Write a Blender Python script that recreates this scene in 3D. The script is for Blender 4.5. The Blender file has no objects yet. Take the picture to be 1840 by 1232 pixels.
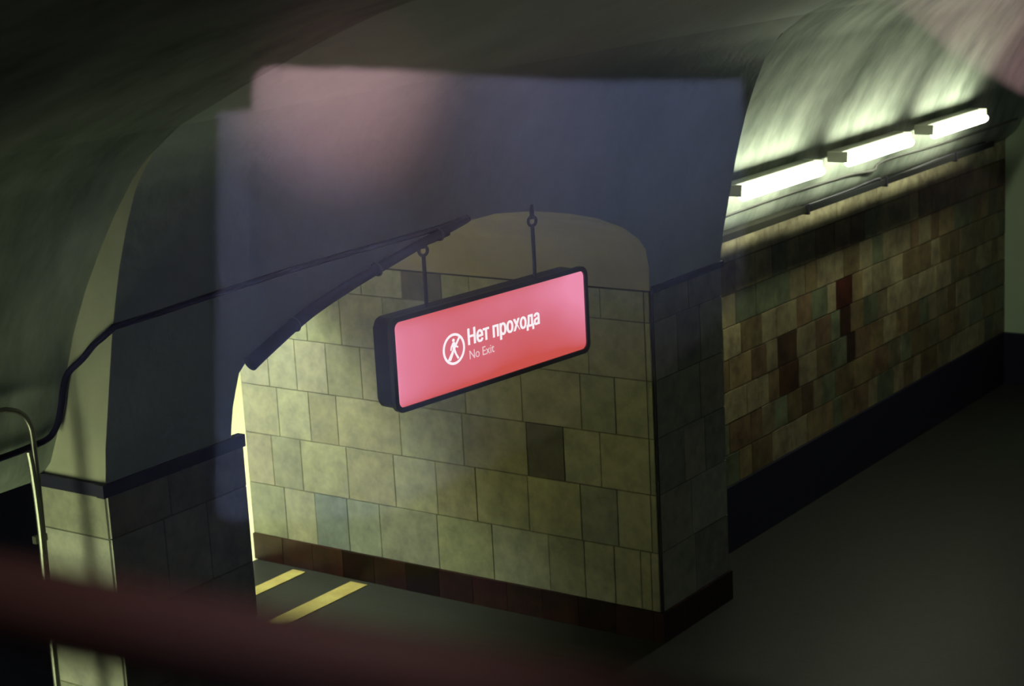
import bpy, bmesh, math, random
from mathutils import Vector, Matrix
random.seed(7)
SC = bpy.context.scene
COL = SC.collection
H = 4.495                       # eye height above the passage floor

# ------------------------------------------------------------------ camera
cam_d = bpy.data.cameras.new('camera')
cam = bpy.data.objects.new('camera', cam_d); COL.objects.link(cam)
r = Vector((0.57608545, -0.81570693, -0.05241913))
u = Vector((0.21555869, 0.08975047, 0.9723576))
f = Vector((0.78845419, 0.57146046, -0.22753665))
cam.matrix_world = Matrix(((r.x, u.x, -f.x, 0), (r.y, u.y, -f.y, 0), (r.z, u.z, -f.z, H), (0, 0, 0, 1)))
cam_d.sensor_width = 36.0
cam_d.lens = 36.0 * 3463.17 / 1840.0
cam_d.clip_start = 0.05
cam_d.dof.use_dof = True
cam_d.dof.focus_distance = 9.3
cam_d.dof.aperture_fstop = cam_d.lens / 20.0
SC.camera = cam

# ------------------------------------------------------------------ world, exposure
W = bpy.data.worlds.new('world'); SC.world = W; W.use_nodes = True
bg = W.node_tree.nodes['Background']
bg.inputs[0].default_value = (0.85, 1.0, 0.98, 1); bg.inputs[1].default_value = 0.050
SC.view_settings.view_transform = 'Standard'
SC.view_settings.look = 'None'
SC.view_settings.exposure = 0.0
SC.view_settings.gamma = 1.0
SC.view_settings.use_curve_mapping = False

# directions of the glazed cabin the photographer stands in
N = Vector((0.8097, 0.5869, 0)).normalized()
M = Vector((N.y, -N.x, 0))
def cabin(a, n, z): return M * a + N * n + Vector((0, 0, z + H))

def spot(name, loc, tgt, energy, color, size, blend=1.0, rad=0.03):
    l = bpy.data.lights.new(name, 'SPOT'); l.energy = energy; l.color = color
    l.spot_size = math.radians(size); l.spot_blend = blend; l.shadow_soft_size = rad
    o = bpy.data.objects.new(name, l); COL.objects.link(o); o.location = loc
    o.rotation_euler = (Vector(tgt) - Vector(loc)).to_track_quat('-Z', 'Y').to_euler()
    return o
# unseen coloured spots added to light the panels mirrored in the glass
PW = 1.0
spot('reflection_spot_pink', cabin(-.27, -.75, .42), cabin(-.215, -1.8, -.215), 290*PW, (1, .58, .62), 16)
spot('reflection_spot_mauve', cabin(.0, -.75, .50), cabin(-.14, -1.8, -.26), 66*PW, (.74, .58, .80), 29)
spot('reflection_spot_blue', cabin(.35, -.75, .50), cabin(.17, -1.8, -.27), 105*PW, (.42, .52, 1), 25)
spot('reflection_spot_blue_low', cabin(-.8, -.75, .1), cabin(-.43, -1.8, -.58), 200*PW, (.38, .50, .95), 33)
spot('veil_spot', cabin(.0, -.5, .55), cabin(0, -1.95, -.6), 9*PW, (1, .78, .85), 130)  # added wide spot; the mirrored back wall then lifts the blacks
spot('reflection_spot_rose', cabin(.95, -.75, .35), cabin(.72, -1.8, -.13), 210*PW, (1, .62, .62), 22)

spot('rail_fill_spot', cabin(-.1, .66, .3), (.585, .68, H-.33), 4.6, (1, .72, .62), 62, .9)  # unseen lamp added to light the handrail

# ------------------------------------------------------------------ materials
def mat(name, base=(.5, .5, .5), rough=.7, metal=0, noise=0, nscale=6, bump=0, bscale=40, tint=False, stretch=(1, 1, 1), dark=(.6, .6, .6), spec=.3, detail=6):
    m = bpy.data.materials.new(name); m.use_nodes = True
    nt = m.node_tree; L = nt.links; b = nt.nodes['Principled BSDF']
    b.inputs['Roughness'].default_value = rough; b.inputs['Metallic'].default_value = metal
    b.inputs['Specular IOR Level'].default_value = spec
    b.inputs['Base Color'].default_value = (*base, 1)
    tc = nt.nodes.new('ShaderNodeTexCoord'); mp = nt.nodes.new('ShaderNodeMapping')
    mp.inputs['Scale'].default_value = stretch
    L.new(tc.outputs['Object'], mp.inputs[0])
    out = None
    if noise:
        n = nt.nodes.new('ShaderNodeTexNoise'); n.inputs['Scale'].default_value = nscale; n.inputs['Detail'].default_value = detail
        n.inputs['Roughness'].default_value = .65
        L.new(mp.outputs[0], n.inputs[0])
        rp = nt.nodes.new('ShaderNodeValToRGB')
        rp.color_ramp.elements[0].position = .32; rp.color_ramp.elements[1].position = .68
        k = noise
        rp.color_ramp.elements[0].color = (*[base[i]*(1-k) + base[i]*dark[i]*k for i in range(3)], 1)
        rp.color_ramp.elements[1].color = (*base, 1)
        L.new(n.outputs[0], rp.inputs[0]); out = rp.outputs[0]
    if tint:
        a = nt.nodes.new('ShaderNodeAttribute'); a.attribute_name = 'tint'
        mx = nt.nodes.new('ShaderNodeMix'); mx.data_type = 'RGBA'; mx.blend_type = 'MULTIPLY'; mx.inputs[0].default_value = 1
        if out: L.new(out, mx.inputs[6])
        else: mx.inputs[6].default_value = (*base, 1)
        L.new(a.outputs['Color'], mx.inputs[7]); out = mx.outputs[2]
    if out: L.new(out, b.inputs['Base Color'])
    if bump:
        n2 = nt.nodes.new('ShaderNodeTexNoise'); n2.inputs['Scale'].default_value = bscale; n2.inputs['Detail'].default_value = 5
        L.new(mp.outputs[0], n2.inputs[0])
        bp = nt.nodes.new('ShaderNodeBump'); bp.inputs['Strength'].default_value = bump; bp.inputs['Distance'].default_value = .02
        L.new(n2.outputs[0], bp.inputs['Height']); L.new(bp.outputs[0], b.inputs['Normal'])
    return m
def emis(name, col, strength):
    m = bpy.data.materials.new(name); m.use_nodes = True
    nt = m.node_tree; nt.nodes.clear()
    e = nt.nodes.new('ShaderNodeEmission'); e.inputs[0].default_value = (*col, 1); e.inputs[1].default_value = strength
    o = nt.nodes.new('ShaderNodeOutputMaterial'); nt.links.new(e.outputs[0], o.inputs[0])
    return m
MARBLE = mat('cream_marble', (.60, .575, .43), .45, noise=.85, nscale=9, tint=True, bump=.12, bscale=25, dark=(.55, .55, .62))
MARBLE_B = mat('brown_marble', (.52, .47, .29), .45, noise=.95, nscale=7, tint=True, bump=.15, bscale=25, dark=(.35, .32, .36))
GROUT = mat('dark_grout', (.17, .16, .125), .9)
RED = mat('red_granite', (.066, .027, .021), .35, noise=.8, nscale=7, dark=(.3, .3, .35), tint=True)
BLACKSTONE = mat('navy_black_stone', (.012, .012, .03), .5)
PLASTER = mat('grey_plaster', (.62, .68, .62), .9, noise=.35, nscale=2.2, bump=.25, bscale=14, stretch=(1, 1, 1))
PLASTER_V = mat('vault_plaster', (.50, .54, .46), .85, noise=1.0, nscale=2.0, bump=.5, bscale=5, stretch=(1.2, .5, .5), dark=(.34, .38, .36))
PLASTER_P = mat('passage_plaster', (.52, .45, .34), .85, noise=.4, nscale=3, bump=.2, bscale=12)
FLOOR = mat('dark_granite_floor', (.022, .022, .018), .5, noise=.6, nscale=9, dark=(.5, .55, .5), bump=.08, bscale=30)
STRIPE = mat('yellow_floor_strip', (.48, .40, .14), .5, noise=.7, nscale=5, dark=(.55, .38, .35))
TRIM = mat('dark_ledge', (.018, .018, .035), .6)
CABLE = mat('navy_conduit', (.010, .009, .030), .9, spec=.05)
CABLE2 = mat('grey_conduit', (.12, .12, .11), .5)
METAL = mat('dark_metal', (.022, .02, .030), .45, metal=.3)
STEEL = mat('worn_steel_pipe', (.24, .23, .18), .35, metal=.8)
TRAY = mat('tray_metal', (.016, .018, .018), .8, spec=.1)
LAMPEND = mat('lamp_end', (.6, .62, .5), .7)
FRAME = mat('sign_frame', (.055, .06, .045), .45)
LAMPBODY = mat('lamp_body', (.30, .31, .26), .6)
RAILM = mat('brown_rail', (.10, .055, .052), .6)
REFLW = mat('reflection_panel', (.75, .75, .75), .8)
CABIND = mat('cabin_dark', (.075, .055, .055), .8)
SCRIPT_WHITE = emis('white_lettering', (1, .93, .96), 1.0)
TUBE = emis('fluorescent_glow', (.94, 1, .74), 33)
LUMI = emis('hall_luminaire', (.85, 1, .68), 210)
FILL_GLOW = emis('added_bay_glow', (.85, 1, .6), 10)
LUMI_C = emis('bay_lamp', (.8, 1, .65), 3.5)
# backlit panel of the sign: lamps inside make the ends pinker than the red middle
SIGNP = bpy.data.materials.new('backlit_red_panel'); SIGNP.use_nodes = True
nt = SIGNP.node_tree; nt.nodes.clear(); L = nt.links
tc = nt.nodes.new('ShaderNodeTexCoord'); sp = nt.nodes.new('ShaderNodeSeparateXYZ'); L.new(tc.outputs['Object'], sp.inputs[0])
def mth(op, a, b=None, c=None):
    n = nt.nodes.new('ShaderNodeMath'); n.operation = op
    for i, v in enumerate((a, b, c)):
        if v is None: continue
        if isinstance(v, (int, float)): n.inputs[i].default_value = v
        else: L.new(v, n.inputs[i])
    return n.outputs[0]
ax = mth('ABSOLUTE', sp.outputs['X'])
e1 = mth('POWER', mth('DIVIDE', ax, .71), 3.0)
up_ = mth('ADD', mth('MULTIPLY_ADD', sp.outputs['Z'], 1.3, .34), mth('MULTIPLY', mth('MULTIPLY', sp.outputs['X'], sp.outputs['Z']), 2.2))
nz = nt.nodes.new('ShaderNodeTexNoise'); nz.inputs['Scale'].default_value = 2.5; L.new(tc.outputs['Object'], nz.inputs[0])
fac = mth('ADD', mth('ADD', mth('MULTIPLY', e1, .55), up_), mth('MULTIPLY_ADD', nz.outputs[0], .5, -.25))
edge = mth('POWER', mth('MULTIPLY', mth('ABSOLUTE', sp.outputs['Z']), 4.65), 7.0)
fac = mth('SUBTRACT', fac, mth('MULTIPLY', edge, .5))
cr = nt.nodes.new('ShaderNodeValToRGB'); L.new(fac, cr.inputs[0])
cr.color_ramp.elements[0].position = 0; cr.color_ramp.elements[0].color = (.62, .085, .07, 1)
cr.color_ramp.elements[1].position = 1; cr.color_ramp.elements[1].color = (.88, .27, .42, 1)
cr.color_ramp.elements.new(.45).color = (.70, .155, .205, 1)
em = nt.nodes.new('ShaderNodeEmission'); L.new(cr.outputs[0], em.inputs[0]); em.inputs[1].default_value = 1.0
om = nt.nodes.new('ShaderNodeOutputMaterial'); L.new(em.outputs[0], om.inputs[0])
GLASS = bpy.data.materials.new('window_glass'); GLASS.use_nodes = True
nt = GLASS.node_tree; nt.nodes.clear()
g = nt.nodes.new('ShaderNodeBsdfGlass'); g.inputs['Roughness'].default_value = 0; g.inputs['IOR'].default_value = 1.48
o_ = nt.nodes.new('ShaderNodeOutputMaterial'); nt.links.new(g.outputs[0], o_.inputs[0])

# ------------------------------------------------------------------ helpers
def link(name, me, mats, parent=None, smooth=False):
    o = bpy.data.objects.new(name, me); COL.objects.link(o)
    for m in (mats if isinstance(mats, (list, tuple)) else [mats]): me.materials.append(m)
    if parent: o.parent = parent
    if smooth:
        for p in me.polygons: p.use_smooth = True
    return o
def build(name, bm, mats, parent=None, smooth=False, auto=None):
    bmesh.ops.recalc_face_normals(bm, faces=bm.faces[:])
    if auto is not None:
        for fc in bm.faces: fc.smooth = True
        for e in bm.edges:
            if len(e.link_faces) == 2 and e.calc_face_angle(0) > auto: e.smooth = False
    me = bpy.data.meshes.new(name); bm.to_mesh(me); bm.free()
    return link(name, me, mats, parent, smooth)
def tag(o, label=None, cat=None, group=None, kind=None):
    if label: o['label'] = label
    if cat: o['category'] = cat
    if group: o['group'] = group
    if kind: o['kind'] = kind
    return o
def empty(name, loc, rz=0):
    o = bpy.data.objects.new(name, None); COL.objects.link(o); o.location = loc; o.rotation_euler = (0, 0, rz)
    o.empty_display_size = .1
    return o
def box(bm, x0, x1, y0, y1, z0, z1, mi=0, bevel=0):
    vs = [bm.verts.new((x, y, z)) for x in (x0, x1) for y in (y0, y1) for z in (z0, z1)]
    fs = []
    for q in ((0, 1, 3, 2), (4, 6, 7, 5), (0, 4, 5, 1), (2, 3, 7, 6), (0, 2, 6, 4), (1, 5, 7, 3)):
        fc = bm.faces.new([vs[i] for i in q]); fc.material_index = mi; fs.append(fc)
    if bevel:
        es = list({e for fc in fs for e in fc.edges})
        bmesh.ops.bevel(bm, geom=es, offset=bevel, segments=2, affect='EDGES', profile=.5)
def quad(bm, pts, mi=0):
    fc = bm.faces.new([bm.verts.new(p) for p in pts]); fc.material_index = mi; return fc
def tube(bm, pts, rad, seg=12, caps=True):
    pts = [Vector(p) for p in pts]; rings = []
    prev = None
    for i, p in enumerate(pts):
        t = (pts[min(i+1, len(pts)-1)] - pts[max(i-1, 0)]).normalized()
        if prev is None:
            a = t.orthogonal().normalized()
        else:
            a = (prev - t * prev.dot(t)).normalized()
        prev = a; b = t.cross(a)
        R_ = rad[i] if isinstance(rad, (list, tuple)) else rad
        rings.append([bm.verts.new(p + (a*math.cos(2*math.pi*k/seg) + b*math.sin(2*math.pi*k/seg))*R_) for k in range(seg)])
    for A, B in zip(rings, rings[1:]):
        for k in range(seg): bm.faces.new((A[k], A[(k+1) % seg], B[(k+1) % seg], B[k]))
    if caps: bm.faces.new(rings[0][::-1]); bm.faces.new(rings[-1])
def torus(bm, c, axis, R_, r_, n=24, m=8):
    axis = Vector(axis).normalized(); a = axis.orthogonal().normalized(); b = axis.cross(a); c = Vector(c)
    rg = []
    for i in range(n):
        t = 2*math.pi*i/n; d = a*math.cos(t) + b*math.sin(t)
        rg.append([bm.verts.new(c + d*(R_ + r_*math.cos(2*math.pi*k/m)) + axis*r_*math.sin(2*math.pi*k/m)) for k in range(m)])
    for i in range(n):
        A, B = rg[i], rg[(i+1) % n]
        for k in range(m): bm.faces.new((A[k], A[(k+1) % m], B[(k+1) % m], B[k]))
def smooth_path(pts, n=6):
    pts = [Vector(p) for p in pts]; P = [pts[0]] + pts + [pts[-1]]; out = []
    for i in range(1, len(P)-2):
        for k in range(n):
            t = k/n
            out.append(.5*((2*P[i]) + (P[i+1]-P[i-1])*t + (2*P[i-1]-5*P[i]+4*P[i+1]-P[i+2])*t*t + (3*P[i]-P[i-1]-3*P[i+1]+P[i+2])*t**3))
    out.append(pts[-1]); return out
def interp(x, xs, ys):
    if x <= xs[0]: return ys[0]
    for i in range(1, len(xs)):
        if x <= xs[i]:
            t = (x-xs[i-1])/(xs[i]-xs[i-1]); return ys[i-1]*(1-t)+ys[i]*t
    return ys[-1]
# tiled cladding: a backing slab and one raised face per tile, colour held per tile
def tiles(name, fn, normal, rows, depth, mats, parent=None, gap=.0035, seed=1, lo=.84, hi=1.06, hue=.05):
    """fn(a, z, d) -> point; rows = [(z0, z1, [joints])], special tints through dict"""
    rnd = random.Random(seed); bm = bmesh.new(); lay = bm.loops.layers.color.new('tint')
    for z0, z1, js, special in rows:
        # grout backing
        A, B = js[0], js[-1]
        fc = quad(bm, [fn(A, z0, 0), fn(B, z0, 0), fn(B, z1, 0), fn(A, z1, 0)], 1)
        for l in fc.loops: l[lay] = (1, 1, 1, 1)
        for i in range(len(js)-1):
            a0, a1 = js[i], js[i+1]
            s = gap if a1 > a0 else -gap
            a0 += s/2; a1 -= s/2; b0 = z0 + gap/2; b1 = z1 - gap/2
            k = lo + (hi-lo)*rnd.random()
            c = (k*(1+hue*(rnd.random()-.5)), k, k*(1+hue*2*(rnd.random()-.5)), 1)
            if i in special: c = (*special[i], 1)
            d = depth * (.8 + .2*rnd.random()); bv = .002 if a1 > a0 else -.002
            o = [fn(a0, b0, 0), fn(a1, b0, 0), fn(a1, b1, 0), fn(a0, b1, 0)]
            t = [fn(a0+bv, b0+.002, d), fn(a1-bv, b0+.002, d), fn(a1-bv, b1-.002, d), fn(a0+bv, b1-.002, d)]
            ov = [bm.verts.new(p) for p in o]; tv = [bm.verts.new(p) for p in t]
            fs = [bm.faces.new(tv)] + [bm.faces.new((ov[j], ov[(j+1) % 4], tv[(j+1) % 4], tv[j])) for j in range(4)]
            for fc in fs:
                for l in fc.loops: l[lay] = c
    nv = Vector(normal)
    for fc in bm.faces:
        fc.normal_update()
        if fc.normal.dot(nv) < -.2: fc.normal_flip()
    me = bpy.data.meshes.new(name); bm.to_mesh(me); bm.free()
    return link(name, me, mats, parent)
def joints(a, b, w, rnd, var=.35):
    js = [a]; s = 1 if b > a else -1
    while abs(b - js[-1]) > w*(1+var)*1.25: js.append(js[-1] + s*w*(1-var+2*var*rnd.random()))
    if abs(b-js[-1]) > w*1.2: js.append((js[-1]+b)/2)
    js.append(b); return js

# ------------------------------------------------------------------ setting out (metres, floor z = 0)
YF, YB = 5.80, 9.15            # passage mouth and its far end
XL, XA, XB, XR, XE = 5.12, 5.932, 9.405, 10.23, 16.05
YW = 6.24                      # recessed bay wall
ZL = H - 2.31                  # top of the stone cladding
ZP = H - 4.303                 # top of the red plinth
IN = [(-2.31, 5.80), (-2.1, 5.77), (-1.85, 5.715), (-1.65, 5.67), (-1.5, 5.63), (-1.35, 5.585), (-1.18, 5.52), (-1.03, 5.45), (-.9, 5.35), (-.78, 5.18), (-.7, 5.0), (-.57, 4.7), (-.38, 4.2), (-.22, 3.6), (.02, 2.9), (.34, 2.2), (.75, 1.2), (1.0, 0), (1.05, -1), (.95, -2.2)]
OUT = [(-2.31, 6.235), (-2.26, 6.165), (-2.208, 6.115), (-2.083, 6.055), (-1.885, 5.985), (-1.64, 5.89), (-1.45, 5.79), (-1.286, 5.685), (-1.125, 5.57), (-.968, 5.44), (-.88, 5.33), (-.78, 5.18)]
def inner_y(z): return interp(z-H, [a for a, b in IN[:14]], [b for a, b in IN[:14]])
def outer_y(z): return interp(z-H, [a for a, b in OUT], [b for a, b in OUT])
ARCH = [(5.859, -2.31), (5.862, -2.20), (5.868, -2.12), (5.88, -2.044), (5.892, -1.97), (5.935, -1.925), (6.061, -1.870), (6.29, -1.790), (6.57, -1.720), (6.843, -1.662), (7.127, -1.605), (7.425, -1.562), (7.709, -1.563), (8.05, -1.607), (8.398, -1.677), (8.709, -1.756), (9.008, -1.861), (9.20, -1.96), (9.30, -2.04), (9.363, -2.158), (9.395, -2.31)]
ARCH = [(x, z+H) for x, z in ARCH]
def arch_z(x): return interp(x, [a for a, b in ARCH], [b for a, b in ARCH])

# ------------------------------------------------------------------ floor
bm = bmesh.new(); box(bm, -6, 22, -6, 16, -.2, 0)
tag(build('floor', bm, FLOOR), kind='structure')

bm = bmesh.new(); box(bm, -6, 22, YB-.03, 13.6, -.05, .004)
tag(build('floor_far_hall', bm, mat('pale_hall_floor', (.72, .66, .42), .5, noise=.2, nscale=5)), kind='structure')

# ------------------------------------------------------------------ cladding of the passage (x = XB, looking towards -x)
def passage(a, z, d): return (XB - d, a, z)
z3, z4, z5, z6, z7 = H-3.925, H-3.56, H-3.21, H-2.855, H-2.50
dk = (.60, .58, .60); bl = (.78, .84, .95)
rows = [
 (ZP, z3, [5.806, 5.863, 5.936, 6.126, 6.345, 6.612, 7.05, 7.493, 7.979, 8.26, 8.548, 8.825, YB], {9: bl, 8: (.9, .95, 1)}),
 (z3, z4, [5.806, 5.849, 6.087, 6.355, 6.75, 7.157, 7.478, 7.828, 8.232, 8.641, 8.908, YB], {2: (.86, .88, .92)}),
 (z4, z5, [5.806, 5.845, 6.194, 6.462, 6.739, 7.24, 7.751, 8.29, 8.534, 8.821, YB], {3: dk}),
 (z5, z6, [5.806, 5.845, 6.072, 6.32, 6.76, 7.2, 7.62, 8.05, 8.35, 8.626, 8.879, YB], {}),
 (z6, z7, [5.806, 5.845, 6.25, 6.62, 7.0, 7.45, 7.83, 8.2, 8.5, 8.8, YB], {}),
 (z7, ZL, [5.806, 5.845, 6.15, 6.5, 6.8, 7.12, 7.34, 7.66, 8.0, 8.45, 8.8, YB], {6: dk}),
]
tag(tiles('wall_passage', passage, (-1, 0, 0), rows, .008, [MARBLE, GROUT], seed=5, lo=.91, hi=1.03), kind='structure')
# other jamb of the passage
rnd = random.Random(3)
rows = [(za, zb, joints(YF+.006, YB, .42, rnd), {}) for za, zb in ((ZP, z3), (z3, z4), (z4, z5), (z5, z6), (z6, z7), (z7, ZL))]
tag(tiles('wall_passage_left', lambda a, z, d: (XA + d, a, z), (1, 0, 0), rows, .008, [MARBLE, GROUT], seed=6), kind='structure')
# facade piers either side of the mouth
zr = ((ZP, z3), (z3, z4), (z4, z5), (z5, z6), (z6, z7), (z7, ZL))
for nm, xa, xb, sd in (('wall_pier_left', XL, XA, 8), ('wall_pier_right', XB, XR, 9)):
    rnd = random.Random(sd)
    rows = [(za, zb, joints(xa, xb, .42, rnd), {}) for za, zb in zr]
    tag(tiles(nm, lambda a, z, d: (a, YF - d, z), (0, -1, 0), rows, .008, [MARBLE, GROUT], seed=sd), kind='structure')
# returns of the piers into the recessed bays
for nm, x, s, sd in (('wall_return_left', XL, -1, 12), ('wall_return_right', XR, 1, 13)):
    rows = [(za, zb, [YF, YW], {}) for za, zb in ((ZP, z3), (z3, H-3.2), (H-3.2, H-2.50), (H-2.50, ZL))]
    tag(tiles(nm, lambda a, z, d, x=x, s=s: (x + s*d, a, z), (s, 0, 0), rows, .006, [MARBLE, GROUT], seed=sd, lo=.9, hi=1.0), kind='structure')

# ------------------------------------------------------------------ recessed bay walls
rnd = random.Random(21)
ZPB = H - 4.03
nrow = 8; hs = [ZPB + (ZL-.17-ZPB)*i/(nrow-1) for i in range(nrow)] + [ZL]
rows = []
for i in range(nrow):
    js = joints(XR, XE, .24, rnd, .4); sp_ = {}
    for k in range(len(js)-1):
        q = rnd.random(); v = .55 + .5*rnd.random()
        v = .62 + .22*rnd.random()
        if q < .12: sp_[k] = (v*.88, v*.76, v*.70)
        elif q < .4: sp_[k] = (v, v*.92, v*.8)
        elif q < .6: sp_[k] = (v*.86, v*.95, v*.9)
        else: sp_[k] = (v*1.1, v*1.07, v*1.0)
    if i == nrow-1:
        js = joints(XR, XE, .8, rnd, .3); sp_ = {k: (1.5+.2*rnd.random(), 1.45, 1.15) for k in range(len(js)-1)}  # lamp-lit strip under the tray painted into brighter top-row tints
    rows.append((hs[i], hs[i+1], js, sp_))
for i, xc, c in ((4, 12.9, (.42, .22, .19)), (3, 12.8, (.38, .27, .24)), (2, 12.9, (.36, .28, .25)), (3, 11.9, (.42, .34, .3)), (2, 11.8, (.45, .34, .3))):
    js = rows[i][2]
    for k in range(len(js)-1):
        if js[k] <= xc < js[k+1]: rows[i][3][k] = c
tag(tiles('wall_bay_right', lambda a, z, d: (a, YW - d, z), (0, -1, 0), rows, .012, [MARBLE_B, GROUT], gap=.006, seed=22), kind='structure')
bm = bmesh.new(); box(bm, -6, XL, YW, YW+.1, 0, ZL); tag(build('wall_bay_left', bm, mat('navy_dark', (.005, .005, .016), .9, spec=.05)), kind='structure')  # left bay wall in one even near-black navy
bm = bmesh.new(); box(bm, XR, XE+.02, YW-.025, YW+.1, 0, ZPB); box(bm, XE-.04, XE+.02, YF-.03, YW-.02, 0, ZPB); box(bm, XE-.04, 22, YF-.03, YF+.1, 0, ZPB)
tag(build('baseboard_bay_right', bm, BLACKSTONE), kind='structure')

# red granite plinth around the pylon
def plinth(name, segs):
    bm = bmesh.new(); lay = bm.loops.layers.color.new('tint'); rnd = random.Random(len(name))
    for x0, x1, y0, y1 in segs:
        horiz = (x1-x0) > (y1-y0); n = max(1, int(((x1-x0) if horiz else (y1-y0))/.27))
        for i in range(n):
            a, b = i/n, (i+1)/n; g_ = .002
            if horiz: bx = (x0+(x1-x0)*a+g_, x0+(x1-x0)*b-g_, y0, y1)
            else: bx = (x0, x1, y0+(y1-y0)*a+g_, y0+(y1-y0)*b-g_)
            n0 = len(bm.faces); box(bm, *bx, 0, ZP); bm.faces.ensure_lookup_table()
            v = .6 + .8*rnd.random()**1.5
            for fc in bm.faces[n0:]:
                for l in fc.loops: l[lay] = (v, v*(.75+.4*rnd.random()), v*.9, 1)
    return tag(build(name, bm, RED), kind='structure')
plinth('baseboard_passage', [(XB-.02, XB+.05, YF+.05, YB)])
plinth('baseboard_pier_right', [(XB-.02, XR+.02, YF-.02, YF+.05), (XR-.03, XR+.02, YF+.05, YW)])
plinth('baseboard_pier_left', [(XL-.02, XA+.02, YF-.02, YF+.05), (XL-.02, XL+.03, YF+.05, YW), (XA-.05, XA+.02, YF+.05, YB)])

# masonry core of the pylon (behind claddings, also its face to the far hall)
bm = bmesh.new()
box(bm, XL+.001, XA-.001, YF+.001, YB, 0, ZL); box(bm, XB+.001, XR-.001, YF+.001, YB, 0, ZL)
box(bm, -6, XL+.001, YW+.1, YB, 0, ZL); box(bm, XR-.001, 22, YW+.1, YB, 0, ZL); box(bm, XE+.03, 22, YF+.02, YW+.1, 0, ZL)
tag(build('wall_core', bm, PLASTER_P), kind='structure')

# ------------------------------------------------------------------ vaults
def ring(name, xs, prof, zlow, mats, zstart=None):
    bm = bmesh.new(); cols = []
    for x in xs:
        zl = zlow(x) if callable(zlow) else zlow
        col = []
        ys = [p[1] for p in prof]; zp = [p[0]+H for p in prof]
        ztop = zp[-1]
        for k in range(41):
            z = zl + (ztop-zl)*k/40
            col.append(bm.verts.new((x, interp(z, zp, ys), z)))
        cols.append(col)
    for A, B in zip(cols, cols[1:]):
        for k in range(40): bm.faces.new((A[k], B[k], B[k+1], A[k+1]))
    return bm
cut = [i for i, p in enumerate(IN) if p[0] == -.78][0]
INL = IN[:cut+1]
# facade surface between the bays, with the passage arch cut out of it
xs = sorted({XL + .04*i for i in range(int((XR-XL)/.04)+1)} | {XR} | {a for a, b in ARCH} | {5.858, 9.396})
bm = ring('f', xs, INL, lambda x: ZL if (x < 5.8585 or x > 9.3955) else arch_z(x), None)
o = build('wall_front', bm, PLASTER, smooth=True); tag(o, kind='structure')
# soffit of the passage
bm = bmesh.new(); prev = None; NY = 14
fine = []
for (xa, za), (xb, zb) in zip(ARCH, ARCH[1:]):
    for k in range(3): fine.append((xa+(xb-xa)*k/3, za+(zb-za)*k/3))
fine.append(ARCH[-1])
for x, z in fine:
    y0 = inner_y(z); cur = [bm.verts.new((x, y0+(YB-y0)*k/NY, z)) for k in range(NY+1)]
    if prev:
        for k in range(NY): bm.faces.new((prev[k], cur[k], cur[k+1], prev[k+1]))
    prev = cur
tag(build('ceiling_passage', bm, PLASTER_P, smooth=True), kind='structure')
# masonry above the passage up to the far hall
bm = bmesh.new()
pr = None
for x, z in [(XL, ZL), (5.858, ZL)] + ARCH + [(9.396, ZL), (XR, ZL)]:
    c = (bm.verts.new((x, YB, z)), bm.verts.new((x, YB, H+1.2)))
    if pr: bm.faces.new((pr[0], c[0], c[1], pr[1]))
    pr = c
quad(bm, [(-6, YB, ZL), (XL, YB, ZL), (XL, YB, H+1.2), (-6, YB, H+1.2)]); quad(bm, [(XR, YB, ZL), (22, YB, ZL), (22, YB, H+1.2), (XR, YB, H+1.2)])
tag(build('wall_hall_side', bm, PLASTER_P), kind='structure')
# ledge tops where the cladding stands proud
bm = bmesh.new(); box(bm, 5.80, XA, YF+.01, YB, ZL-.02, ZL+.001)
tag(build('trim_1', bm, TRIM), kind='structure')
# bay vaults
for nm, xa, xb in (('ceiling_bay_left', -6, XL), ('ceiling_bay_right', XR, XE)):
    n = int((xb-xa)/.1); bm = ring('b', [xa+(xb-xa)*i/n for i in range(n+1)], OUT, ZL, None)
    quad(bm, [(xa, 6.235, ZL), (xb, 6.235, ZL), (xb, YW, ZL), (xa, YW, ZL)])
    bmesh.ops.remove_doubles(bm, verts=bm.verts[:], dist=1e-4)
    tag(build(nm, bm, PLASTER_V, auto=.8), kind='structure')
# portal beyond the right bay
bm = ring('e', [XE + .25*i for i in range(24)], INL, ZL, None)
tag(build('wall_portal_right', bm, PLASTER_V, smooth=True), kind='structure')
# cheeks between the bay vault and the proud vault (the pale crescent faces)
def cheek(name, x, m, low=None):
    bm = bmesh.new(); n = 30; z0, z1 = ZL, H-.785; pr = None
    for k in range(n+1):
        z = z0+(z1-z0)*k/n; a = inner_y(z); b = max(outer_y(z), a+.0005)
        if k == 0: b = YW
        c = (bm.verts.new((x, a, z)), bm.verts.new((x, b, z)))
        if pr: bm.faces.new((pr[0], pr[1], c[1], c[0]))
        pr = c
    if low is not None: quad(bm, [(x, YF, low), (x, YW, low), (x, YW, ZL), (x, YF, ZL)])
    return tag(build(name, bm, m), kind='structure')
PLASTER_C = mat('cream_plaster', (.50, .48, .34), .85, noise=.4, nscale=4, bump=.15, bscale=20)
PLASTER_G = mat('green_grey_plaster', (.42, .52, .36), .85, noise=.25, nscale=3, bump=.1, bscale=20)
cheek('wall_cheek_left', XL, PLASTER_C); cheek('wall_cheek_right', XR, PLASTER_C); cheek('wall_portal_cheek', XE, PLASTER_G, low=ZPB-.02)
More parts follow.
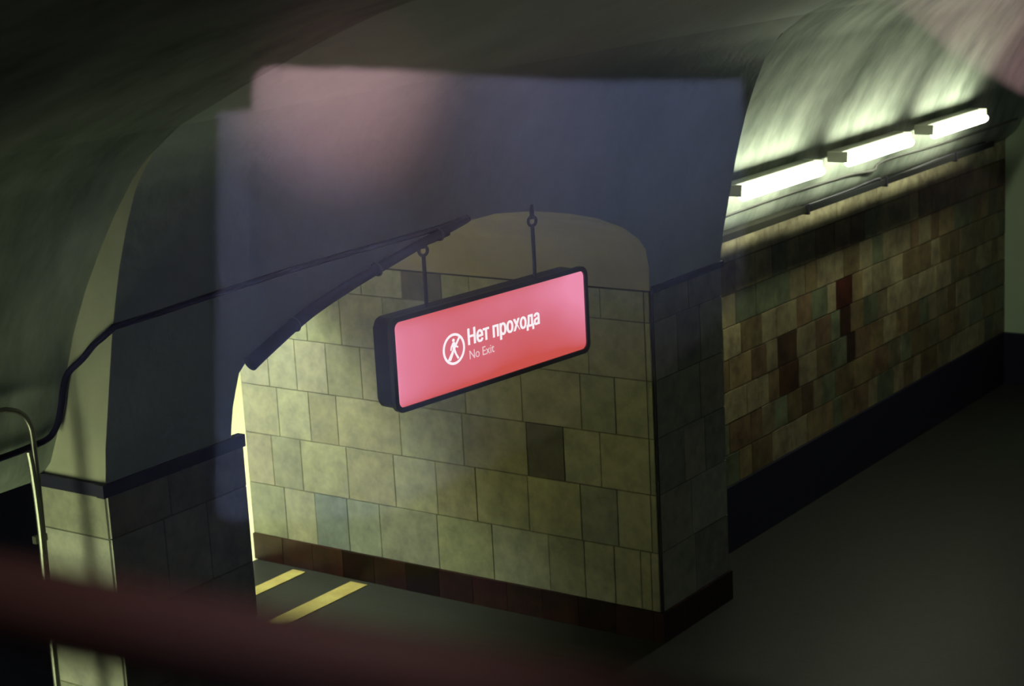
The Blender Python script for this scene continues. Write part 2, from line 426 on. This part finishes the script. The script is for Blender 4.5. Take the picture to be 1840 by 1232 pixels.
# crown of the vault over all
bm = bmesh.new(); CR = IN[cut:]; pts = smooth_path([(0, y, z+H) for z, y in CR], 4); prev = None
CX = sorted([-6+.5*i for i in range(57)] + [XL, XR]); nx = len(CX)-1
for p in pts:
    cur = [bm.verts.new((CX[i], p.y, p.z)) for i in range(nx+1)]
    if prev:
        for i in range(nx):
            xm = CX[i] + .01; fc = bm.faces.new((prev[i], cur[i], cur[i+1], prev[i+1])); fc.material_index = 0 if XL < xm < XR else 1
    prev = cur
tag(build('ceiling', bm, [PLASTER, PLASTER_V], smooth=True), kind='structure')

# dark ledges on top of the cladding
bm = bmesh.new()
box(bm, XL-.03, XA+.0, YF-.022, YF+.02, ZL-.005, ZL+.05); box(bm, XL-.022, XL+.02, YF+.02, YW, ZL-.005, ZL+.05)
tag(build('trim_2', bm, TRIM), kind='structure')
bm = bmesh.new(); box(bm, XB+.0, XR+.02, YF-.018, YF+.02, ZL-.01, ZL+.028)
tag(build('trim_3', bm, TRIM), kind='structure')
bm = bmesh.new(); box(bm, XB-.012, XB+.02, YF-.0, YB, ZL-.006, ZL+.004); tag(build('trim_4', bm, TRIM), kind='structure')
bm = bmesh.new(); box(bm, XB-.004, XB+.006, YF-.013, YF+.004, ZP, ZL-.01); tag(build('trim_5', bm, TRIM), kind='structure')

# ------------------------------------------------------------------ far hall seen through the passage
FY = 13.6
bm = bmesh.new(); box(bm, -6, 22, FY, FY+.2, 0, H+1.2); tag(build('wall_far_hall', bm, mat('hall_wall', (.16, .15, .10), .6, noise=.15, nscale=4)), kind='structure')
bm = bmesh.new(); box(bm, -6, 22, YB, FY, H+1.2, H+1.4); tag(build('ceiling_far_hall', bm, mat('hall_ceiling', (.12, .12, .10), .9)), kind='structure')
bm = bmesh.new(); box(bm, -6.1, -6, YB, FY, 0, H+1.2); box(bm, 22, 22.1, YB, FY, 0, H+1.2); tag(build('wall_far_hall_ends', bm, PLASTER_P), kind='structure')
def luminaire(x, y, z, label, l=1.6, m=None, top=None):
    top = H+1.2 if top is None else top
    t = empty('ceiling_lamp', (x, y, z))
    b = bmesh.new(); box(b, -l/2, l/2, -.16, .16, .0, .06); build('housing', b, LAMPBODY, t)
    b = bmesh.new(); box(b, -l/2+.02, l/2-.02, -.13, .13, -.05, -.001, bevel=.01); build('diffuser', b, m or LUMI, t)
    b = bmesh.new(); tube(b, [(-.4, 0, .05), (-.4, 0, top-z)], .01); build('hanger', b, METAL, t)
    b = bmesh.new(); tube(b, [(.4, 0, .05), (.4, 0, top-z)], .01); build('hanger', b, METAL, t)
    return tag(t, label, 'lamp')
luminaire(8.5, 9.95, 3.65, 'hanging box lamp in the bright hall beyond the passage')
luminaire(12.2, 11.0, 3.6, 'hanging box lamp of the far hall nearest its lit end wall')

# ------------------------------------------------------------------ floor strips
for ya, yb, nm in ((8.627, 8.745, 1), (8.075, 8.225, 2)):
    bm = bmesh.new(); box(bm, XA+.06, XB-.07, ya, yb, .0005, .006, bevel=.002)
    o = build('floor_strip', bm, STRIPE)
    tag(o, 'yellow strip across the passage floor, farther and narrower of the two' if nm == 1 else 'yellow strip across the passage floor, nearer and wider one with brown wear', 'floor strip', 'yellow strips across the passage floor')

# ------------------------------------------------------------------ conduits on the facade
def onface(x, z, off=.0): return (x, inner_y(z+H) - off, z+H)
bm = bmesh.new()
path = [onface(x, z, .016) for x, z in ((5.105, -1.588), (5.35, -1.582), (5.576, -1.573), (6.088, -1.557), (6.616, -1.552), (7.158, -1.552), (7.44, -1.538))]
path = path[:1] + smooth_path(path, 5)
jamb = [(5.105, 5.64, H-1.592), (5.098, 5.70, H-1.635), (5.098, 5.756, H-1.671), (5.098, 5.83, H-1.735), (5.098, 5.921, H-1.80), (5.098, 5.96, H-1.865), (5.095, 5.985, H-1.95), (5.085, 6.01, H-2.03), (5.05, 6.03, H-2.078), (4.95, 6.035, H-2.09), (4.80, 6.035, H-2.095), (4.3, 6.035, H-2.10)]
tube(bm, list(reversed(smooth_path(jamb, 4))) + path[1:], .0135, 10)
o = build('facade_conduit', bm, CABLE, smooth=True); tag(o, 'long thin dark conduit running level across the facade and around the pier edge', 'conduit')
rt = empty('arch_conduit', (5.9, 5.73, H-1.95))
bm = bmesh.new(); pts = []
for x, z in ((5.925, -1.935), (6.061, -1.872), (6.288, -1.778), (6.566, -1.705), (6.84, -1.648), (7.123, -1.592), (7.38, -1.548), (7.43, -1.538)): pts.append(onface(x, z, .03))
sp_pts = smooth_path(pts, 6); n = len(sp_pts)
tube(bm, [Vector(p) - Vector(rt.location) for p in sp_pts], [.034 - .016*i/(n-1) for i in range(n)], 12)
build('cable_trunk', bm, CABLE, rt, smooth=True)
for x in (6.2, 6.75, 7.2):
    bm = bmesh.new()
    z = interp(x, [5.925, 6.061, 6.288, 6.566, 6.84, 7.123, 7.38], [-1.935, -1.872, -1.778, -1.705, -1.648, -1.592, -1.548])
    p = Vector(onface(x, z, .03)) - Vector(rt.location); torus(bm, p, (1, 0, .25), .03, .006, 16, 6)
    build('clamp', bm, METAL, rt, smooth=True)
tag(rt, 'thick dark cable trunk following the left half of the passage arch edge', 'conduit')

# ------------------------------------------------------------------ hanging sign
TH = math.radians(6.3); SCN = Vector((7.583, 5.6, H-2.162))
sg = empty('hanging_sign', SCN, -TH)
def rrect(w, h, rad, n=7):
    P = []
    for cx, cz, a0 in ((w/2-rad, h/2-rad, 0), (-w/2+rad, h/2-rad, 90), (-w/2+rad, -h/2+rad, 180), (w/2-rad, -h/2+rad, 270)):
        for k in range(n+1):
            a = math.radians(a0 + 90*k/n); P.append((cx+rad*math.cos(a), cz+rad*math.sin(a)))
    return P
def prism(bm, P, y0, y1, back=True):
    A = [bm.verts.new((x, y0, z)) for x, z in P]; B = [bm.verts.new((x, y1, z)) for x, z in P]
    bm.faces.new(A);
    if back: bm.faces.new(B)
    for i in range(len(P)):
        j = (i+1) % len(P); bm.faces.new((A[i], A[j], B[j], B[i]))
bm = bmesh.new(); prism(bm, rrect(1.43, .445, .045), .012, .128)
es = [e for e in bm.edges if all(abs(v.co.y-.128) < 1e-5 for v in e.verts)]
bmesh.ops.bevel(bm, geom=es, offset=.006, segments=2, affect='EDGES')
build('case', bm, METAL, sg, auto=.6)
def framering(bm, Po, Pi, y0, y1):
    n = len(Po); V = [[bm.verts.new((x, y, z)) for x, z in P] for P, y in ((Po, y0), (Po, y1), (Pi, y1), (Pi, y0))]
    for a in range(4):
        A, B = V[a], V[(a+1) % 4]
        for i in range(n): bm.faces.new((A[i], A[(i+1) % n], B[(i+1) % n], B[i]))
bm = bmesh.new(); framering(bm, rrect(1.463, .468, .052), rrect(1.415, .420, .034), -.012, .014)
build('frame', bm, FRAME, sg, auto=.6)
bm = bmesh.new(); prism(bm, rrect(1.42, .424, .036), -.002, .012)
build('panel', bm, SIGNP, sg)
def text(name, body, x0, x1, z0, cap, bold, strength_mat):
    cu = bpy.data.curves.new(name, 'FONT'); cu.body = body; cu.size = 1; cu.offset = bold; cu.extrude = .0
    cu.resolution_u = 6
    to = bpy.data.objects.new(name, cu); COL.objects.link(to)
    bpy.context.view_layer.update()
    me = bpy.data.meshes.new_from_object(to.evaluated_get(bpy.context.evaluated_depsgraph_get()))
    bpy.data.objects.remove(to)
    X = [v.co.x for v in me.vertices]; mnx, mxx = min(X), max(X)
    sx = (x1-x0)/(mxx-mnx); sz = cap/.72
    for v in me.vertices:
        x, y = v.co.x, v.co.y; v.co = (x0+(x-mnx)*sx, -.0035, z0 + y*sz)
    b = bmesh.new()
    shifts = ((0, 0, 0), (.0028, 0, .0001), (-.0028, 0, .0002), (0, .0012, .0003)) if bold else ((0, 0, 0),)
    for dx, dz, dy in shifts:
        m2 = me.copy()
        for v in m2.vertices: v.co.x += dx; v.co.z += dz; v.co.y -= dy
        b.from_mesh(m2); bpy.data.meshes.remove(m2)
    bpy.data.meshes.remove(me)
    rg = bmesh.ops.extrude_face_region(b, geom=b.faces[:])
    for v in [g_ for g_ in rg['geom'] if isinstance(g_, bmesh.types.BMVert)]: v.co.y += .0012
    return build(name, b, strength_mat, sg)
text('russian_lettering', 'Нет прохода', -.198, .340, -.004, .080, .008, SCRIPT_WHITE)
text('english_lettering', 'No Exit', -.194, -.012, -.0775, .046, .0, emis('pale_lettering', (1, .72, .76), .85))
# pictogram: ring, walking figure, bar
bm = bmesh.new(); cx, cz = -.303, -.002
def circ(R_, n=40): return [(cx+R_*math.cos(2*math.pi*i/n), cz+R_*math.sin(2*math.pi*i/n)) for i in range(n)]
framering(bm, circ(.079), circ(.066), -.0035, -.0022)
def poly(P): prism(bm, [(cx+x, cz+z) for x, z in P], -.0035, -.0022)
poly([(.009*math.cos(i*math.pi/7)+.000, .044+.009*math.sin(i*math.pi/7)) for i in range(14)])
poly([(-.008, .034), (.010, .034), (.013, .018), (.009, -.008), (-.010, -.008), (-.009, .012)])
poly([(-.010, -.004), (.001, -.006), (-.006, -.024), (-.026, -.056), (-.037, -.049), (-.020, -.022)])
poly([(-.004, -.006), (.010, -.004), (.018, -.026), (.034, -.050), (.024, -.056), (.008, -.030)])
poly([(-.008, .033), (-.022, .014), (-.026, -.004), (-.018, -.006), (-.014, .010), (-.004, .020)])
poly([(.008, .030), (.018, .016), (.032, .008), (.030, .000), (.012, .008), (.004, .018)])
poly([(.038, .056), (.047, .048), (-.038, -.056), (-.047, -.048)])
build('pictogram', bm, SCRIPT_WHITE, sg)
for sx in (-.405, .400):
    zt = .50 if sx < 0 else .515
    bm = bmesh.new(); tube(bm, [(sx, .065, .215), (sx, .065, zt-.02)], .0105, 10); build('hanger_rod', bm, METAL, sg, smooth=True)
    bm = bmesh.new(); torus(bm, (sx, .065, zt), (.25, 1, 0), .024, .0085); rg_ = build('ring', bm, METAL, sg, smooth=True)
    bm = bmesh.new(); P = [(sx, .065, zt+.012), (sx, .065, zt+.06), (sx-.004, .06, zt+.085)]
    tube(bm, P, [.014, .012, .008], 10); build('hook', bm, METAL, sg, smooth=True)
tag(sg, 'glowing red hanging sign with white crossed walker pictogram reading no exit, under the arch', 'sign')
# small steel bracket strip beside the left ring
bm = bmesh.new(); a = onface(7.16, -1.615, .02); b = onface(7.30, -1.60, .02)
tube(bm, [a, b], .006, 8); tube(bm, [b, (b[0]+.02, b[1]+.01, b[2]+.03)], .009, 8)
tag(build('cable_bracket', bm, METAL, smooth=True), 'small bent metal bracket at the arch edge above the left sign rod', 'bracket')

# ------------------------------------------------------------------ fluorescent lamps in the bays
LG = 'tube lamps along the right bay vault'
def lamp(x0, x1, label, grp):
    cx = (x0+x1)/2; t = empty('tube_lamp', (cx, 5.80, H-1.929)); hl = (x1-x0)/2
    b = bmesh.new(); box(b, -hl+.002, hl-.002, .060, .160, .012, .070, bevel=.006); build('batten', b, LAMPBODY, t)
    b = bmesh.new(); n = 6
    P = [(-hl, 0, 0)] + [(-hl + .004 + .0*k, 0, 0) for k in range(1)] + [(hl-.05, 0, 0), (hl-.02, 0, 0), (hl-.004, 0, 0)]
    tube(b, P, [.031, .032, .032, .029, .016], 14); build('glass_tube', b, TUBE, t, smooth=True)
    for s in (-1, 1):
        b = bmesh.new(); box(b, min(s*(hl+.002), s*(hl+.02)), max(s*(hl+.002), s*(hl+.02)), -.0, .150, -.002, .072, bevel=.004); build('end_cap', b, LAMPEND, t)
    return tag(t, label, 'lamp', grp)
lamp(10.545, 11.66, 'lit tube lamp on the right bay vault, nearest to the pier and longest looking', LG)
lamp(12.05, 13.11, 'lit tube lamp on the right bay vault, middle of the three', LG)
lamp(13.51, 14.53, 'lit tube lamp on the right bay vault, farthest from the pier', LG)
t = luminaire(2.5, 5.98, H-1.75, 'boxy lamp in the left bay beyond the left edge of the picture', 1.0, LUMI_C, H-.9-.05)

t = empty('added_fill_panel', (3.75, 6.01, H-3.45))  # unseen glowing panel added to light the side of the left pier
bm = bmesh.new(); box(bm, -.10, .06, -.215, .215, 0, 1.1, bevel=.01); build('case', bm, METAL, t)
bm = bmesh.new(); box(bm, .055, .075, -.20, .20, .03, 1.07); build('panel', bm, FILL_GLOW, t)
tag(t, 'added glowing fill panel out of view in the left bay, lighting the pier side', 'fill light')

# ------------------------------------------------------------------ cable trays under the lamps
ct = empty('cable_tray', (12.8, 6.09, H-2.31))
O = Vector(ct.location)
bm = bmesh.new()
def lb(x0, x1, y0, y1, z0, z1): box(bm, x0-O.x, x1-O.x, y0-O.y, y1-O.y, z0-O.z, z1-O.z)
TZ = H-2.225
lb(11.72, 15.1, 5.966, 6.034, TZ-.006, TZ); build('tray_floor', bm, LAMPBODY, ct); bm = bmesh.new(); lb(11.72, 15.1, 5.956, 5.966, TZ-.012, TZ+.030); build('tray_lip', bm, TRAY, ct); bm = bmesh.new(); lb(11.72, 15.1, 6.034, 6.040, TZ-.008, TZ+.026)
build('tray_lip', bm, TRAY, ct)
bm = bmesh.new(); lb(10.235, 11.72, 5.957, 6.040, TZ-.012, TZ+.034); build('closed_channel', bm, mat('tray_cover', (.022, .022, .016), .85, spec=.1), ct)
for x in (11.74, 13.0, 14.3):
    bm = bmesh.new(); lb(x-.012, x+.012, 5.95, 6.11, TZ-.024, TZ-.007); lb(x-.012, x+.012, 5.945, 5.957, TZ-.024, TZ+.05); build('bracket', bm, METAL, ct)
bm = bmesh.new(); tube(bm, [Vector(p)-O for p in smooth_path([(11.74, 5.985, TZ+.03), (12.4, 5.982, TZ+.032), (12.9, 5.98, TZ+.045), (13.05, 5.98, TZ+.012), (14.0, 5.985, TZ+.03), (15.1, 5.985, TZ+.02)], 6)], .011, 8)
build('cable', bm, METAL, ct, smooth=True)
tag(ct, 'dark metal cable tray along the wall just below the tube lamps', 'cable tray')
bm = bmesh.new()
tube(bm, smooth_path([(10.24, 6.075, H-2.115), (11.5, 6.065, H-2.10), (12.6, 6.065, H-2.11), (13.0, 6.06, H-2.135), (13.2, 6.06, H-2.09), (14.3, 6.065, H-2.105), (15.9, 6.07, H-2.11)], 6), .011, 8)
tag(build('wall_cable', bm, CABLE2, smooth=True), 'thin grey cable running along the vault between the tube lamps and tray', 'cable')

# ------------------------------------------------------------------ bent steel pipes at the left edge
bm = bmesh.new()
pp = [(4.2, 5.95, H-1.84), (4.72, 5.95, H-1.875), (4.80, 5.95, H-1.885), (4.86, 5.95, H-1.915), (4.895, 5.95, H-1.965), (4.906, 5.95, H-2.04), (4.906, 5.95, H-2.3), (4.90, 5.95, H-2.6), (4.892, 5.95, H-3.0), (4.89, 5.95, 0.0)]
K = 1.0
scp = lambda P: [(a*K, b*K, max(0, (c-H)*K+H)) for a, b, c in P]
tube(bm, smooth_path(scp(pp), 5), .0115, 10)
tag(build('steel_pipe', bm, STEEL, smooth=True), 'bent steel pipe at the left edge, turning from level to upright', 'pipe')
bm = bmesh.new(); tube(bm, smooth_path(scp([(4.862, 5.93, H-2.07), (4.870, 5.93, H-2.16), (4.876, 5.93, H-2.4), (4.87, 5.93, H-2.8), (4.865, 5.93, 0)]), 5), .0135, 10)
box(bm, 4.855, 4.915, 5.940, 5.962, H-2.46, H-2.43)
tag(build('steel_pipe', bm, STEEL, smooth=False), 'straight steel pipe with open top, clamped beside the bent pipe', 'pipe')

# ------------------------------------------------------------------ the glazed cabin the photo is taken from
def cbox(bm, a0, a1, n0, n1, z0, z1):
    vs = [bm.verts.new(cabin(a, n_, z)) for a in (a0, a1) for n_ in (n0, n1) for z in (z0, z1)]
    for q in ((0, 1, 3, 2), (4, 6, 7, 5), (0, 4, 5, 1), (2, 3, 7, 6), (0, 2, 6, 4), (1, 5, 7, 3)): bm.faces.new([vs[i] for i in q])
bm = bmesh.new(); cbox(bm, -.72, .72, .395, .401, -.75, .42)
tag(build('window_1', bm, GLASS), kind='structure')
bm = bmesh.new()
cbox(bm, -.80, -.72, .36, .44, -1.25, .50); cbox(bm, .72, .80, .36, .44, -1.25, .50); cbox(bm, -.72, .72, .36, .44, .42, .50); cbox(bm, -.72, .72, .36, .44, -.83, -.75); cbox(bm, -.72, .72, .38, .42, -1.25, -.83)
tag(build('trim_window', bm, CABIND), kind='structure')
bm = bmesh.new(); cbox(bm, -1.6, 1.6, -2.3, 1.15, -1.35, -1.25); cbox(bm, -.3, .3, -1.2, -.7, -H, -1.35)
tag(build('floor_cabin', bm, CABIND), kind='structure')
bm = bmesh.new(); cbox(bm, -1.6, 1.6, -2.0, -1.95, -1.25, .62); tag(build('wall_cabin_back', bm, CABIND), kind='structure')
# added unseen panels, shaped so their mirror image makes the coloured glow
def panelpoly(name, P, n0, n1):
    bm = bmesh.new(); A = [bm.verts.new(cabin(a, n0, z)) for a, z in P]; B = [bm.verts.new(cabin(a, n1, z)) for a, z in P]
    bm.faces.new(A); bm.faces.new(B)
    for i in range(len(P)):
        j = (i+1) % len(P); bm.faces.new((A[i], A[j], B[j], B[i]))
    return tag(build(name, bm, REFLW), kind='structure')
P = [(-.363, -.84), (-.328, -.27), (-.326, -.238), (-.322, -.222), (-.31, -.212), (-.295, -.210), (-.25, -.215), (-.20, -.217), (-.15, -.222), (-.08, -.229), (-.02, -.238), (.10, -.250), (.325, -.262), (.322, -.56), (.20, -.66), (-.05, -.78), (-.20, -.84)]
panelpoly('wall_reflection_panel', P, -1.8, -1.78)
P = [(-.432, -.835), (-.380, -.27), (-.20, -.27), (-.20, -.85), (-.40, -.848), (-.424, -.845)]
panelpoly('wall_reflection_panel_low', P, -1.84, -1.82)
panelpoly('wall_reflection_panel_top', [(.42, -.08), (.62, -.25), (.75, -.33), (.95, -.35), (.95, .2), (.42, .2)], -1.8, -1.78)

# handrail outside the cabin window, close to the camera and far out of focus
hr = empty('handrail', (.6, .6, H-1.25))
O = Vector(hr.location)
A = Vector((.545, 1.35, H-.33)); B = Vector((.612, .33, H-.33)); B2 = B + (B-A).normalized()*.25
bm = bmesh.new(); tube(bm, [A-O, B2-O], .0225, 20); build('rail', bm, RAILM, hr, smooth=True)
for p in (A+(B-A)*.03, B2-(B-A)*.03):
    bm = bmesh.new(); tube(bm, [p-O, Vector((p.x, p.y, H-1.25))-O], .014, 12); build('post', bm, RAILM, hr, smooth=True)
tag(hr, 'blurred red-brown handrail crossing the lower left corner close to the camera', 'handrail')
